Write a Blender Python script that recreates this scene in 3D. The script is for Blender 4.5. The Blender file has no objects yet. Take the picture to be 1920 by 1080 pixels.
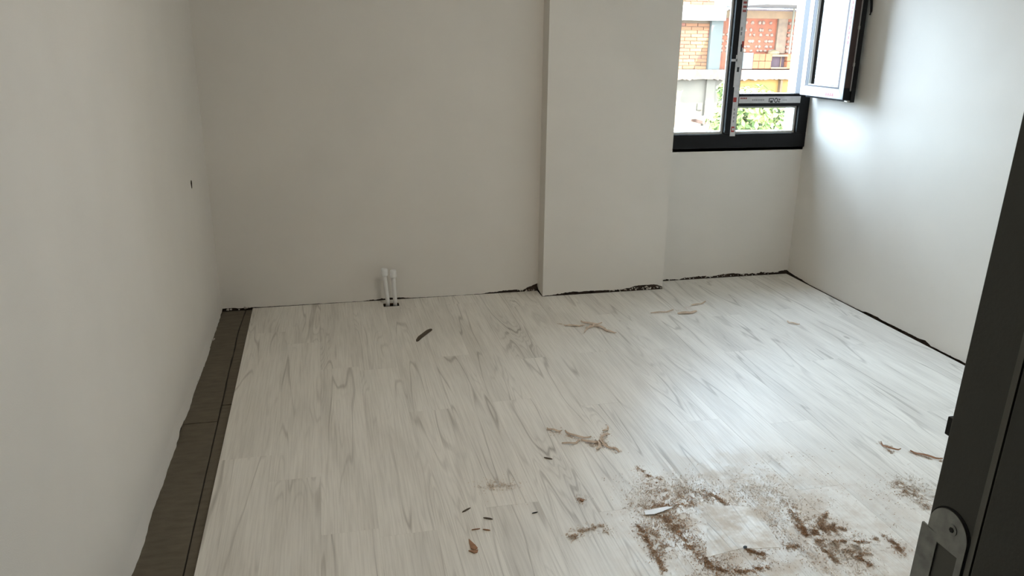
import bpy, bmesh, math, random
from mathutils import Matrix, Vector, noise
PI = math.pi
random.seed(7)
SC = bpy.context.scene
COL = SC.collection

# ---------------------------------------------------------------- camera
CAM_H = 1.6
X_ = (0.97388902, -0.05873762, 0.21929449)
D_ = (-0.22673505, -0.30042394, 0.92646461)
V_ = (-0.01146299, 0.95199546, 0.30589745)
cam = bpy.data.cameras.new('camera')
cam.sensor_width = 36.0
cam.lens = 1471.0 / 1920.0 * 36.0
cam.clip_start = 0.02
cam_ob = bpy.data.objects.new('camera', cam)
COL.objects.link(cam_ob)
right = Vector((X_[0], D_[0], -V_[0])); down = Vector((X_[1], D_[1], -V_[1])); fwd = Vector((X_[2], D_[2], -V_[2]))
m = Matrix((right, -down, -fwd)).transposed().to_4x4()
m.translation = Vector((0, 0, CAM_H))
cam_ob.matrix_world = m
SC.camera = cam_ob

# ---------------------------------------------------------------- light
SKY = 12.0
SUN = 22.0
FILL = 13.5  # glow of the added, unseen ceiling fill
world = bpy.data.worlds.new('sky'); SC.world = world
world.use_nodes = True
bg = world.node_tree.nodes['Background']
bg.inputs['Color'].default_value = (0.65, 0.815, 1.0, 1)
bg.inputs['Strength'].default_value = SKY
sun = bpy.data.lights.new('sun', 'SUN'); sun.energy = SUN; sun.angle = math.radians(0.5); sun.color = (1.0, 0.93, 0.80)
sun_ob = bpy.data.objects.new('sun', sun); COL.objects.link(sun_ob)
SUN_DIR = Vector((-0.30, 0.62, -0.705)).normalized()
sun_ob.rotation_euler = SUN_DIR.to_track_quat('-Z', 'Y').to_euler()
sun_ob.location = (20, -20, 30)
por = bpy.data.lights.new('window_portal', 'AREA'); por.shape = 'RECTANGLE'; por.size = 1.04; por.size_y = 1.32
por.cycles.is_portal = True
por_ob = bpy.data.objects.new('window_portal', por); COL.objects.link(por_ob)
por_ob.location = (2.64, 4.99, 1.55); por_ob.rotation_euler = (-PI / 2, 0, 0)
vs = SC.view_settings
vs.view_transform = 'Standard'; vs.look = 'None'; vs.gamma = 1.0; vs.use_curve_mapping = False
vs.exposure = 1.83

# ---------------------------------------------------------------- materials
MATS = {}
def nn(nt, t, **kw):
    n = nt.nodes.new(t)
    for k, v in kw.items(): setattr(n, k, v)
    return n
def mat(name, col, rough=0.6, metal=0.0, var=0.08, vscale=6.0, bump=0.0, bscale=200.0, spec=0.5, stretch=(1, 1, 1), gen=False):
    """principled paint with procedural colour variation and fine relief"""
    if name in MATS: return MATS[name]
    ma = bpy.data.materials.new(name); ma.use_nodes = True; nt = ma.node_tree
    b = nt.nodes['Principled BSDF']
    b.inputs['Roughness'].default_value = rough; b.inputs['Metallic'].default_value = metal
    b.inputs['Specular IOR Level'].default_value = spec
    tc = nn(nt, 'ShaderNodeTexCoord'); mp = nn(nt, 'ShaderNodeMapping'); mp.inputs['Scale'].default_value = stretch
    nt.links.new(tc.outputs['Object'], mp.inputs['Vector'])
    no = nn(nt, 'ShaderNodeTexNoise'); no.inputs['Scale'].default_value = vscale; no.inputs['Detail'].default_value = 4
    nt.links.new(mp.outputs[0], no.inputs['Vector'])
    rp = nn(nt, 'ShaderNodeValToRGB')
    lo = tuple(max(0, c * (1 - var)) for c in col) + (1,); hi = tuple(min(1, c * (1 + var)) for c in col) + (1,)
    rp.color_ramp.elements[0].position = 0.3; rp.color_ramp.elements[0].color = lo
    rp.color_ramp.elements[1].position = 0.7; rp.color_ramp.elements[1].color = hi
    nt.links.new(no.outputs['Fac'], rp.inputs['Fac']); nt.links.new(rp.outputs['Color'], b.inputs['Base Color'])
    if bump:
        n2 = nn(nt, 'ShaderNodeTexNoise'); n2.inputs['Scale'].default_value = bscale; n2.inputs['Detail'].default_value = 3
        nt.links.new(mp.outputs[0], n2.inputs['Vector'])
        bp = nn(nt, 'ShaderNodeBump'); bp.inputs['Strength'].default_value = bump; bp.inputs['Distance'].default_value = 0.004
        nt.links.new(n2.outputs['Fac'], bp.inputs['Height']); nt.links.new(bp.outputs[0], b.inputs['Normal'])
    MATS[name] = ma
    return ma

WALL = mat('wall_paint', (0.775, 0.737, 0.675), 0.62, var=0.025, vscale=2.5, bump=0.10, bscale=260, spec=0.3)
PLASTER = mat('raw_plaster', (0.58, 0.52, 0.45), 0.9, var=0.25, vscale=25, bump=0.6, bscale=120)
CORE = mat('dark_masonry', (0.065, 0.045, 0.032), 0.95, var=0.5, vscale=18, bump=0.8, bscale=60)
CEIL = mat('ceiling_paint', (0.82, 0.81, 0.79), 0.8, var=0.02)
SCREED = mat('screed', (0.035, 0.03, 0.025), 0.9, var=0.2, vscale=8, bump=0.4, bscale=80)
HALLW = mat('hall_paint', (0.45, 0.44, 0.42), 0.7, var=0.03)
UNDER = mat('foam_underlay', (0.125, 0.103, 0.072), 0.85, var=0.16, vscale=14, bump=0.35, bscale=140, stretch=(1, 3, 1))
HDF = mat('fibreboard_core', (0.16, 0.085, 0.04), 0.85, var=0.2, vscale=80)
PVC = mat('white_pvc', (0.80, 0.79, 0.76), 0.4, var=0.03)
CAPM = mat('white_cap', (0.88, 0.88, 0.86), 0.35, var=0.02)
BLACK = mat('anthracite_profile', (0.007, 0.007, 0.008), 0.55, var=0.15, vscale=20, spec=0.22)
GASKET = mat('black_gasket', (0.01, 0.009, 0.009), 0.7, var=0.1)
REBATE = mat('brown_profile_core', (0.035, 0.018, 0.015), 0.6, var=0.2)
FILM = mat('protective_film', (0.62, 0.61, 0.61), 0.45, var=0.10, vscale=30)
FILMW = mat('white_film', (0.34, 0.33, 0.335), 0.45, var=0.05, vscale=30)
INKR = mat('red_print', (0.38, 0.035, 0.025), 0.5, var=0.2, vscale=120)
INKP = mat('pale_red_print', (0.30, 0.06, 0.05), 0.5, var=0.2, vscale=120)
INKG = mat('grey_print', (0.24, 0.24, 0.24), 0.5, var=0.2, vscale=120)
INKK = mat('black_print', (0.02, 0.02, 0.02), 0.5, var=0.2, vscale=120)
SPACER = mat('pale_glazing_bead', (0.70, 0.68, 0.64), 0.4, var=0.05)
STEEL = mat('galvanised_steel', (0.34, 0.35, 0.33), 0.42, metal=0.55, var=0.22, vscale=60, bump=0.1, bscale=300)
ROD = mat('lock_rod', (0.45, 0.43, 0.40), 0.45, metal=0.6, var=0.1)
JAMB = mat('dark_grey_frame', (0.085, 0.085, 0.072), 0.55, var=0.05, vscale=12, bump=0.08, bscale=220)
JAMBL = mat('lit_frame_grey', (0.15, 0.15, 0.13), 0.5, var=0.05)  # lighter than the frame: light caught by the bevel is put in the colour
RUBBER = mat('black_rubber', (0.008, 0.008, 0.008), 0.7, var=0.1)
DARKWOOD = mat('dark_foam_strip', (0.085, 0.062, 0.040), 0.8, var=0.15, vscale=40)
BROWN = mat('brown_sawdust', (0.44, 0.27, 0.155), 0.95, var=0.2, vscale=40)
DKBROWN = mat('dark_sawdust', (0.31, 0.165, 0.08), 0.95, var=0.2, vscale=40)
TAN = mat('tan_sawdust', (0.60, 0.47, 0.35), 0.95, var=0.15, vscale=40)
PALE = mat('pale_sawdust', (0.72, 0.66, 0.59), 0.95, var=0.1, vscale=40)
SHAV = mat('wood_shaving', (0.60, 0.47, 0.36), 0.8, var=0.2, vscale=60)
PAPER = mat('white_chip', (0.86, 0.85, 0.84), 0.5, var=0.03)
CHIPB = mat('brown_chip', (0.33, 0.17, 0.09), 0.8, var=0.2, vscale=60)
EWHITE = mat('white_render', (0.30, 0.30, 0.29), 0.85, var=0.05)

def glass_mat():
    ma = bpy.data.materials.new('window_glass'); ma.use_nodes = True; nt = ma.node_tree
    for n in list(nt.nodes): nt.nodes.remove(n)
    out = nn(nt, 'ShaderNodeOutputMaterial'); mx = nn(nt, 'ShaderNodeMixShader')
    tr = nn(nt, 'ShaderNodeBsdfTransparent'); tr.inputs['Color'].default_value = (0.90, 0.93, 0.92, 1)
    gl = nn(nt, 'ShaderNodeBsdfGlossy'); gl.inputs['Roughness'].default_value = 0.01
    fr = nn(nt, 'ShaderNodeFresnel'); fr.inputs['IOR'].default_value = 1.5
    # faint procedural dust on the pane
    tc = nn(nt, 'ShaderNodeTexCoord'); no = nn(nt, 'ShaderNodeTexNoise'); no.inputs['Scale'].default_value = 5
    nt.links.new(tc.outputs['Object'], no.inputs['Vector'])
    df = nn(nt, 'ShaderNodeBsdfDiffuse'); df.inputs['Color'].default_value = (.7, .7, .68, 1)
    m2 = nn(nt, 'ShaderNodeMixShader'); ml = nn(nt, 'ShaderNodeMath', operation='MULTIPLY'); ml.inputs[1].default_value = 0.008
    nt.links.new(no.outputs['Fac'], ml.inputs[0])
    nt.links.new(fr.outputs[0], mx.inputs[0]); nt.links.new(tr.outputs[0], mx.inputs[1]); nt.links.new(gl.outputs[0], mx.inputs[2])
    nt.links.new(ml.outputs[0], m2.inputs[0]); nt.links.new(mx.outputs[0], m2.inputs[1]); nt.links.new(df.outputs[0], m2.inputs[2])
    nt.links.new(m2.outputs[0], out.inputs[0])
    return ma
GLASS = glass_mat()

def laminate_mat(name='laminate', tint=1.0):
    """whitewashed oak print: contour-line grain, fine pores, knots, dusty blotches"""
    ma = bpy.data.materials.new(name); ma.use_nodes = True; nt = ma.node_tree; L = nt.links.new
    b = nt.nodes['Principled BSDF']
    tc = nn(nt, 'ShaderNodeTexCoord'); oi = nn(nt, 'ShaderNodeObjectInfo')
    r1 = nn(nt, 'ShaderNodeMath', operation='MULTIPLY'); r1.inputs[1].default_value = 37.0; L(oi.outputs['Random'], r1.inputs[0])
    r2 = nn(nt, 'ShaderNodeMath', operation='MULTIPLY'); r2.inputs[1].default_value = 91.0; L(oi.outputs['Random'], r2.inputs[0])
    cb = nn(nt, 'ShaderNodeCombineXYZ'); L(r2.outputs[0], cb.inputs[1]); L(r1.outputs[0], cb.inputs[2])
    ad = nn(nt, 'ShaderNodeVectorMath', operation='ADD'); L(tc.outputs['Object'], ad.inputs[0]); L(cb.outputs[0], ad.inputs[1])
    def stretched(sx, sy, scale, detail, dist=0.0, rough=0.5):
        mp = nn(nt, 'ShaderNodeMapping'); mp.inputs['Scale'].default_value = (sx, sy, 1); L(ad.outputs[0], mp.inputs['Vector'])
        n = nn(nt, 'ShaderNodeTexNoise'); n.inputs['Scale'].default_value = scale; n.inputs['Detail'].default_value = detail
        n.inputs['Distortion'].default_value = dist; n.inputs['Roughness'].default_value = rough
        L(mp.outputs[0], n.inputs['Vector']); return n.outputs['Fac']
    def mul(a, k, op='MULTIPLY'):
        n = nn(nt, 'ShaderNodeMath', operation=op)
        L(a, n.inputs[0])
        if isinstance(k, (int, float)): n.inputs[1].default_value = k
        else: L(k, n.inputs[1])
        return n.outputs[0]
    def ramp(a, p0, p1, c0=0.0, c1=1.0):
        n = nn(nt, 'ShaderNodeMapRange'); n.interpolation_type = 'SMOOTHSTEP'
        n.inputs['From Min'].default_value = p0; n.inputs['From Max'].default_value = p1
        n.inputs['To Min'].default_value = c0; n.inputs['To Max'].default_value = c1
        L(a, n.inputs['Value']); return n.outputs['Result']
    cont = stretched(8.5, 0.62, 1.0, 2.0, 0.12, 0.42)
    s = nn(nt, 'ShaderNodeMath', operation='PINGPONG'); L(mul(cont, 13.0), s.inputs[0]); s.inputs[1].default_value = 1.0
    line = ramp(s.outputs[0], 0.0, 0.24, 1.0, 0.0)
    s2 = nn(nt, 'ShaderNodeMath', operation='PINGPONG'); L(mul(cont, 55.0), s2.inputs[0]); s2.inputs[1].default_value = 1.0
    line2 = ramp(s2.outputs[0], 0.0, 0.5, 1.0, 0.0)
    mask = ramp(stretched(7.0, 0.9, 1.0, 2.0), 0.42, 0.60)
    mask2 = ramp(stretched(5.0, 1.1, 1.3, 1.0), 0.50, 0.66)
    pores = ramp(stretched(190.0, 5.0, 1.0, 3.0), 0.35, 0.72)
    soft = ramp(stretched(8.0, 1.3, 1.0, 4.0, 0.3), 0.35, 0.75)
    # knots
    mpk = nn(nt, 'ShaderNodeMapping'); mpk.inputs['Scale'].default_value = (5.5, 2.4, 1); L(ad.outputs[0], mpk.inputs['Vector'])
    vo = nn(nt, 'ShaderNodeTexVoronoi'); vo.inputs['Scale'].default_value = 1.0; L(mpk.outputs[0], vo.inputs['Vector'])
    sepc = nn(nt, 'ShaderNodeSeparateColor'); L(vo.outputs['Color'], sepc.inputs[0])
    knot = mul(ramp(vo.outputs['Distance'], 0.03, 0.09, 1.0, 0.0), ramp(sepc.outputs[0], 0.55, 0.6))
    dark = mul(mul(line, mask), 0.40)
    dark = mul(dark, mul(mul(line2, mask2), 0.20), 'ADD')
    dark = mul(dark, mul(pores, 0.17), 'ADD')
    dark = mul(dark, mul(soft, 0.24), 'ADD')
    dark = mul(dark, mul(knot, 0.45), 'ADD')
    rnd = mul(mul(oi.outputs['Random'], 0.035), dark, 'ADD')
    mixc = nn(nt, 'ShaderNodeMix', data_type='RGBA'); L(rnd, mixc.inputs[0])
    mixc.inputs[6].default_value = (0.86 * tint, 0.82 * tint, 0.745 * tint, 1); mixc.inputs[7].default_value = (0.29, 0.25, 0.20, 1)
    # settled dust, thicker near the cutting spot on the right
    gp = nn(nt, 'ShaderNodeNewGeometry')
    dn = nn(nt, 'ShaderNodeTexNoise'); dn.inputs['Scale'].default_value = 9.0; dn.inputs['Detail'].default_value = 6; dn.inputs['Roughness'].default_value = 0.7
    L(gp.outputs['Position'], dn.inputs['Vector'])
    ds = nn(nt, 'ShaderNodeVectorMath', operation='DISTANCE'); ds.inputs[1].default_value = (1.45, 1.95, 0); L(gp.outputs['Position'], ds.inputs[0])
    dfall = ramp(ds.outputs['Value'], 0.15, 0.85, 1.0, 0.0)
    dust = mul(mul(ramp(dn.outputs['Fac'], 0.40, 0.62), dfall), 0.75)
    mixd = nn(nt, 'ShaderNodeMix', data_type='RGBA'); L(dust, mixd.inputs[0]); L(mixc.outputs[2], mixd.inputs[6])
    mixd.inputs[7].default_value = (0.62, 0.53, 0.44, 1)
    L(mixd.outputs[2], b.inputs['Base Color'])
    ro = mul(mul(dust, 0.4), mul(mul(pores, 0.08), 0.50, 'ADD'), 'ADD'); L(ro, b.inputs['Roughness'])
    b.inputs['Specular IOR Level'].default_value = 1.0
    bp = nn(nt, 'ShaderNodeBump'); bp.inputs['Strength'].default_value = 0.12; bp.inputs['Distance'].default_value = 0.001
    L(dark, bp.inputs['Height']); bp.invert = True; L(bp.outputs[0], b.inputs['Normal'])
    return ma
LAM = laminate_mat()

# ---------------------------------------------------------------- helpers
class MB:
    def __init__(s): s.v = []; s.f = []; s.mi = []
    def add(s, verts, faces, mi=0):
        o = len(s.v); s.v += [tuple(p) for p in verts]
        for f in faces: s.f.append(tuple(i + o for i in f)); s.mi.append(mi)
    def box(s, a, b, mi=0, bev=0.0):
        x0, y0, z0 = (min(a[i], b[i]) for i in range(3)); x1, y1, z1 = (max(a[i], b[i]) for i in range(3))
        if not bev:
            s.add([(x0, y0, z0), (x1, y0, z0), (x1, y1, z0), (x0, y1, z0), (x0, y0, z1), (x1, y0, z1), (x1, y1, z1), (x0, y1, z1)],
                  [(0, 3, 2, 1), (4, 5, 6, 7), (0, 1, 5, 4), (1, 2, 6, 5), (2, 3, 7, 6), (3, 0, 4, 7)], mi); return
        bm = bmesh.new(); bmesh.ops.create_cube(bm, size=1)
        for v in bm.verts: v.co = Vector((x0 + (v.co.x + .5) * (x1 - x0), y0 + (v.co.y + .5) * (y1 - y0), z0 + (v.co.z + .5) * (z1 - z0)))
        bmesh.ops.bevel(bm, geom=list(bm.edges), offset=bev, segments=2, affect='EDGES', profile=0.5)
        s.bm(bm, mi)
    def bm(s, bm, mi=0):
        bm.verts.index_update()
        s.add([v.co[:] for v in bm.verts], [[v.index for v in f.verts] for f in bm.faces], mi); bm.free()
    def prism(s, poly, z0, z1, mi=0, side=None, wob=0.0):
        n = len(poly)
        s.add([(p[0], p[1], z0) for p in poly] + [(p[0], p[1], z1 + (random.uniform(-wob, wob) if wob else 0)) for p in poly], [tuple(range(n))[::-1]], mi)
        o = len(s.v) - 2 * n
        s.f.append(tuple(o + n + i for i in range(n))); s.mi.append(mi)
        for i in range(n):
            j = (i + 1) % n; s.f.append((o + i, o + j, o + n + j, o + n + i)); s.mi.append(mi if side is None else side)
    def tube(s, pts, rad, seg=16, mi=0, cap=True):
        rings = []; o = len(s.v); pts = [Vector(p) for p in pts]
        for k, p in enumerate(pts):
            d = (pts[min(k + 1, len(pts) - 1)] - pts[max(k - 1, 0)]).normalized()
            u = d.orthogonal().normalized() if abs(d.z) < .9 else Vector((1, 0, 0)); u = (u - d * u.dot(d)).normalized(); w = d.cross(u)
            r = rad[k] if isinstance(rad, (list, tuple)) else rad
            for i in range(seg):
                a = 2 * PI * i / seg; s.v.append(tuple(p + (u * math.cos(a) + w * math.sin(a)) * r))
        for k in range(len(pts) - 1):
            for i in range(seg):
                j = (i + 1) % seg; s.f.append((o + k * seg + i, o + k * seg + j, o + (k + 1) * seg + j, o + (k + 1) * seg + i)); s.mi.append(mi)
        if cap:
            s.f.append(tuple(o + i for i in range(seg))[::-1]); s.mi.append(mi)
            e = o + (len(pts) - 1) * seg; s.f.append(tuple(e + i for i in range(seg))); s.mi.append(mi)
    def mesh(s, name, mats, smooth=False):
        me = bpy.data.meshes.new(name); me.from_pydata(s.v, [], s.f)
        for mt in (mats if isinstance(mats, (list, tuple)) else [mats]): me.materials.append(mt)
        me.polygons.foreach_set('material_index', s.mi)
        if smooth: me.polygons.foreach_set('use_smooth', [True] * len(s.f))
        me.update(); return me
    def build(s, name, mats, parent=None, loc=(0, 0, 0), smooth=False):
        return link(name, s.mesh(name, mats, smooth), parent, loc)
def link(name, me, parent=None, loc=(0, 0, 0)):
    o = bpy.data.objects.new(name, me); COL.objects.link(o); o.location = loc
    if parent is not None: o.parent = parent
    return o
def tag(o, label=None, cat=None, group=None, kind=None):
    if label: o['label'] = label
    if cat: o['category'] = cat
    if group: o['group'] = group
    if kind: o['kind'] = kind
    return o
def empty(name, loc=(0, 0, 0)):
    o = bpy.data.objects.new(name, None); COL.objects.link(o); o.location = loc; o.empty_display_size = 0.1; return o
def prof(ctrl, t):
    for (a, za), (b, zb) in zip(ctrl, ctrl[1:]):
        if a <= t <= b: return za + (zb - za) * (t - a) / (b - a)
    return ctrl[0][1] if t < ctrl[0][0] else ctrl[-1][1]
def ragged(mb, p0, p1, nrm, ctrl, ztop, seed, rough=0.006, step=0.009, thick=0.016, bulge=0.0):
    """plaster skin from p0 to p1 (x,y) with a broken lower edge; ctrl gives edge height along it in metres"""
    p0 = Vector(p0); p1 = Vector(p1); ln = (p1 - p0).length; n = max(2, int(ln / step)); d = (p1 - p0) / n; nv = Vector(nrm)
    rows = []
    for i in range(n + 1):
        t = ln * i / n; q = p0 + d * i
        b = prof(ctrl, t)
        nz = noise.noise(Vector((t * 22, seed, 0))) * rough + noise.noise(Vector((t * 75, seed, 3))) * rough * 0.7
        zb = max(0.0005, b + nz * (1 if b > .004 else .35)) if b > -0.005 else b + nz * .3
        o1 = abs(noise.noise(Vector((t * 14, seed, 9)))) * 0.004 + bulge * (0.6 + noise.noise(Vector((t * 3.1, seed, 5))))
        f = q + nv * o1
        rows.append([(q.x - nv.x * thick, q.y - nv.y * thick, zb + .004), (f.x, f.y, zb), (q.x + nv.x * o1 * .5, q.y + nv.y * o1 * .5, zb + .022), (q.x, q.y, zb + .06), (q.x, q.y, ztop)])
    o = len(mb.v)
    for r in rows: mb.v += r
    flip = (Vector((d.x, d.y)).x * nv.y - d.y * nv.x) > 0
    for i in range(n):
        for k in range(4):
            f = (o + i * 5 + k, o + (i + 1) * 5 + k, o + (i + 1) * 5 + k + 1, o + i * 5 + k + 1)
            mb.f.append(f[::-1] if flip else f); mb.mi.append(1 if k == 0 else 0)

# ---------------------------------------------------------------- room dimensions
XL, XR = -0.665, 3.165          # left / right wall faces
YB, YW, YC = 4.762, 4.802, 4.636  # back wall, window wall, pier front
XC0, XC1 = 1.301, 2.131         # pier sides
YF = 0.60                       # front wall, room side
ZT = 2.60
# ---------------------------------------------------------------- setting: walls
mb = MB()
# left wall: hole (old cable outlet) at y 4.196 z 0.869
HY, HZ, HR, HS = 4.196, 0.869, 0.019, 0.045
lc = [(0, -.009), (2.45, -.009), (2.54, .002), (2.60, .010), (2.66, -.002), (2.75, -.009), (4.2, -.009)]
yk = [0.6, HY - HS, HY + HS, YB]
ragged(mb, (XL - .012, yk[0]), (XL - .012, yk[1]), (1, 0), lc, HZ - HS, 1.0, bulge=0.011)
ragged(mb, (XL - .012, yk[1]), (XL - .012, yk[2]), (1, 0), [(0, -.009), (1, -.009)], HZ - HS, 1.1, bulge=0.004)
ragged(mb, (XL - .012, yk[2]), (XL - .012, yk[3] + .02), (1, 0), [(0, -.009), (.4, -.006), (.5, .004), (1, .02)], HZ - HS, 1.2, bulge=0.004)
xw = XL - .012
def quad(mb, y0, y1, z0, z1): mb.add([(xw, y0, z0), (xw, y0, z1), (xw, y1, z1), (xw, y1, z0)], [(0, 1, 2, 3)][::1])
quad(mb, 0.6, HY - HS, HZ - HS, ZT); quad(mb, HY - HS, HY + HS, HZ + HS, ZT); quad(mb, HY + HS, YB + .02, HZ - HS, ZT)
N = 32; ring = []; circ = []; deep = []
for i in range(N):
    a = 2 * PI * i / N + PI / 4; c, s = math.cos(a), math.sin(a); k = HS / max(abs(c), abs(s))
    ring.append((xw, HY + c * k, HZ + s * k)); rr = HR * (1 + .10 * math.sin(3 * a) + .06 * math.sin(5 * a))
    circ.append((xw, HY + c * rr, HZ + s * rr * 1.15)); deep.append((xw - .035, HY + c * rr * .9, HZ + s * rr))
mb.add(ring + circ + deep, [(i, (i + 1) % N, N + (i + 1) % N, N + i) for i in range(N)], 0)
o = len(mb.v) - 3 * N
for i in range(N): mb.f.append((o + N + i, o + N + (i + 1) % N, o + 2 * N + (i + 1) % N, o + 2 * N + i)); mb.mi.append(2)
mb.f.append(tuple(o + 2 * N + i for i in range(N))); mb.mi.append(2)
wl = tag(mb.build('wall_left', [WALL, PLASTER, CORE]), 'light grey painted left wall with a small dark cable hole', kind='structure')
c = MB(); c.box((XL - .25, -1.6, -.3), (XL - .06, YB + .3, ZT + .1)); c.build('masonry_core', CORE, wl)

mb = MB()
ragged(mb, (XL - .02, YB), (XC0 + .02, YB), (0, -1),
       [(0, .010), (.08, .006), (.2, .004), (.5, .002), (.85, .002), (.95, .010), (1.1, .010), (1.15, .002), (1.6, .002), (1.70, .010), (1.8, .016), (1.88, .012), (1.96, .042), (2.0, .05)], ZT, 2.0, bulge=0.003)
wb = tag(mb.build('wall_back', [WALL, PLASTER]), 'light grey back wall with ragged plaster edge above the floor', kind='structure')
c = MB(); c.box((XL - .25, YB + .014, -.3), (XC1, 5.0, ZT + .1)); c.build('masonry_core', CORE, wb)

mb = MB()
ragged(mb, (XC0, YC), (XC1, YC), (0, -1), [(0, .000), (.02, .004), (.1, .010), (.2, .018), (.3, .018), (.45, .014), (.55, .014), (.60, .022), (.65, .036), (.78, .034), (.80, .026), (.82, .022), (.83, .008)], ZT, 3.0)
ragged(mb, (XC0, YB + .01), (XC0, YC), (-1, 0), [(0, .03), (.03, .014), (.10, .008), (.126, .000)], ZT, 3.5, rough=.002)
ragged(mb, (XC1, YC), (XC1, YW + .02), (1, 0), [(0, .008), (.05, .010), (.18, .006)], ZT, 3.7, rough=.002)
wp = tag(mb.build('wall_pillar', [WALL, PLASTER]), 'light grey boxed pillar beside the window with chipped base', kind='structure')
c = MB(); c.box((XC0 + .016, YC + .016, -.3), (XC1 - .016, YW, ZT)); c.build('masonry_core', CORE, wp)

WX0, WX1, WZ0, WZ1 = 2.131, 3.165, 0.905, 2.20
mb = MB()
ragged(mb, (XC1 - .01, YW), (XR + .02, YW), (0, -1), [(0, .006), (.1, .008), (.2, .006), (.33, .018), (.45, .014), (.6, .026), (.7, .014), (.85, .018), (.95, .012), (1.0, .024), (1.1, .03)], WZ0, 4.0, rough=.009)
mb.box((XC1 - .01, YW, WZ1), (XR + .02, 5.0, ZT + .1))
mb.box((XC1 - .01, YW, WZ0 - .02), (XR + .02, 5.0, WZ0))
mb.box((3.122, 4.862, .5), (3.6, 5.0, ZT + .1))
mb.box((1.8, 4.862, .5), (2.16, 5.0, ZT + .1))
ww = tag(mb.build('wall_window', [WALL, PLASTER]), 'light grey wall below and around the window', kind='structure')
c = MB(); c.box((XC1, YW + .016, -.3), (3.6, 5.0, WZ0 - .02)); c.build('masonry_core', CORE, ww)

mb = MB()
rc = [(0, .022), (.06, .016), (.17, .010), (.3, .001), (.7, .000), (.86, .002), (.89, .012), (1.0, .016), (1.05, .011), (1.15, .013), (1.36, .014), (1.40, .022), (1.45, .006), (1.7, .008), (4.3, .008)]
ragged(mb, (XR, YW + .02), (XR, YF - .1), (-1, 0), rc, ZT, 5.0, rough=.003)
wr = tag(mb.build('wall_right', [WALL, PLASTER]), 'light grey right wall catching the window light', kind='structure')
c = MB(); c.box((XR + .014, -.2, -.3), (XR + .25, 5.0, ZT + .1)); c.build('masonry_core', CORE, wr)

# front wall round the doorway the view is taken from, and the dim hall behind it
DX0, DX1, DZ = -0.33, 0.66, 2.12
mb = MB()
mb.box((XL - .2, .46, 0), (DX0, YF, ZT)); mb.box((DX1, .46, 0), (XR + .2, YF, ZT)); mb.box((DX0, .46, DZ), (DX1, YF, ZT))
tag(mb.build('wall_front', [WALL]), 'light grey wall around the doorway', kind='structure')
mb = MB()
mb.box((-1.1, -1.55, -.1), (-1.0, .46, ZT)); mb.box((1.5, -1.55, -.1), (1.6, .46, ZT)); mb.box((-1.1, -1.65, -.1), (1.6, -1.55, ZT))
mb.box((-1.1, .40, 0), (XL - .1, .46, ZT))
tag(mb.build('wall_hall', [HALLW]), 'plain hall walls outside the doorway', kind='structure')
mb = MB(); mb.box((-1.2, -1.7, ZT), (XR + .3, 5.0, ZT + .15))
tag(mb.build('ceiling', [CEIL]), 'plain white ceiling', kind='structure')

# added unseen lamp above the middle of the room brightens the dark walls
fill_light = empty('added_fill_light', (1.15, 2.35, ZT)); tag(fill_light, 'added unseen lamp in the middle of the ceiling', 'fill_light')
q = MB(); q.tube([(0, 0, 0), (0, 0, -.03)], .17, 32); q.build('fill_base', CEIL, fill_light)
FILL_MAT = bpy.data.materials.new('fill_glow'); FILL_MAT.use_nodes = True
ob_ = FILL_MAT.node_tree.nodes['Principled BSDF']; ob_.inputs['Base Color'].default_value = (.9, .88, .82, 1)
ob_.inputs['Emission Color'].default_value = (1.0, .90, .76, 1); ob_.inputs['Emission Strength'].default_value = FILL
q = MB(); q.tube([(0, 0, -.03), (0, 0, -.06), (0, 0, -.085), (0, 0, -.098)], [.16, .155, .12, .05], 32); q.build('fill_globe', FILL_MAT, fill_light, smooth=True)

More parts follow.
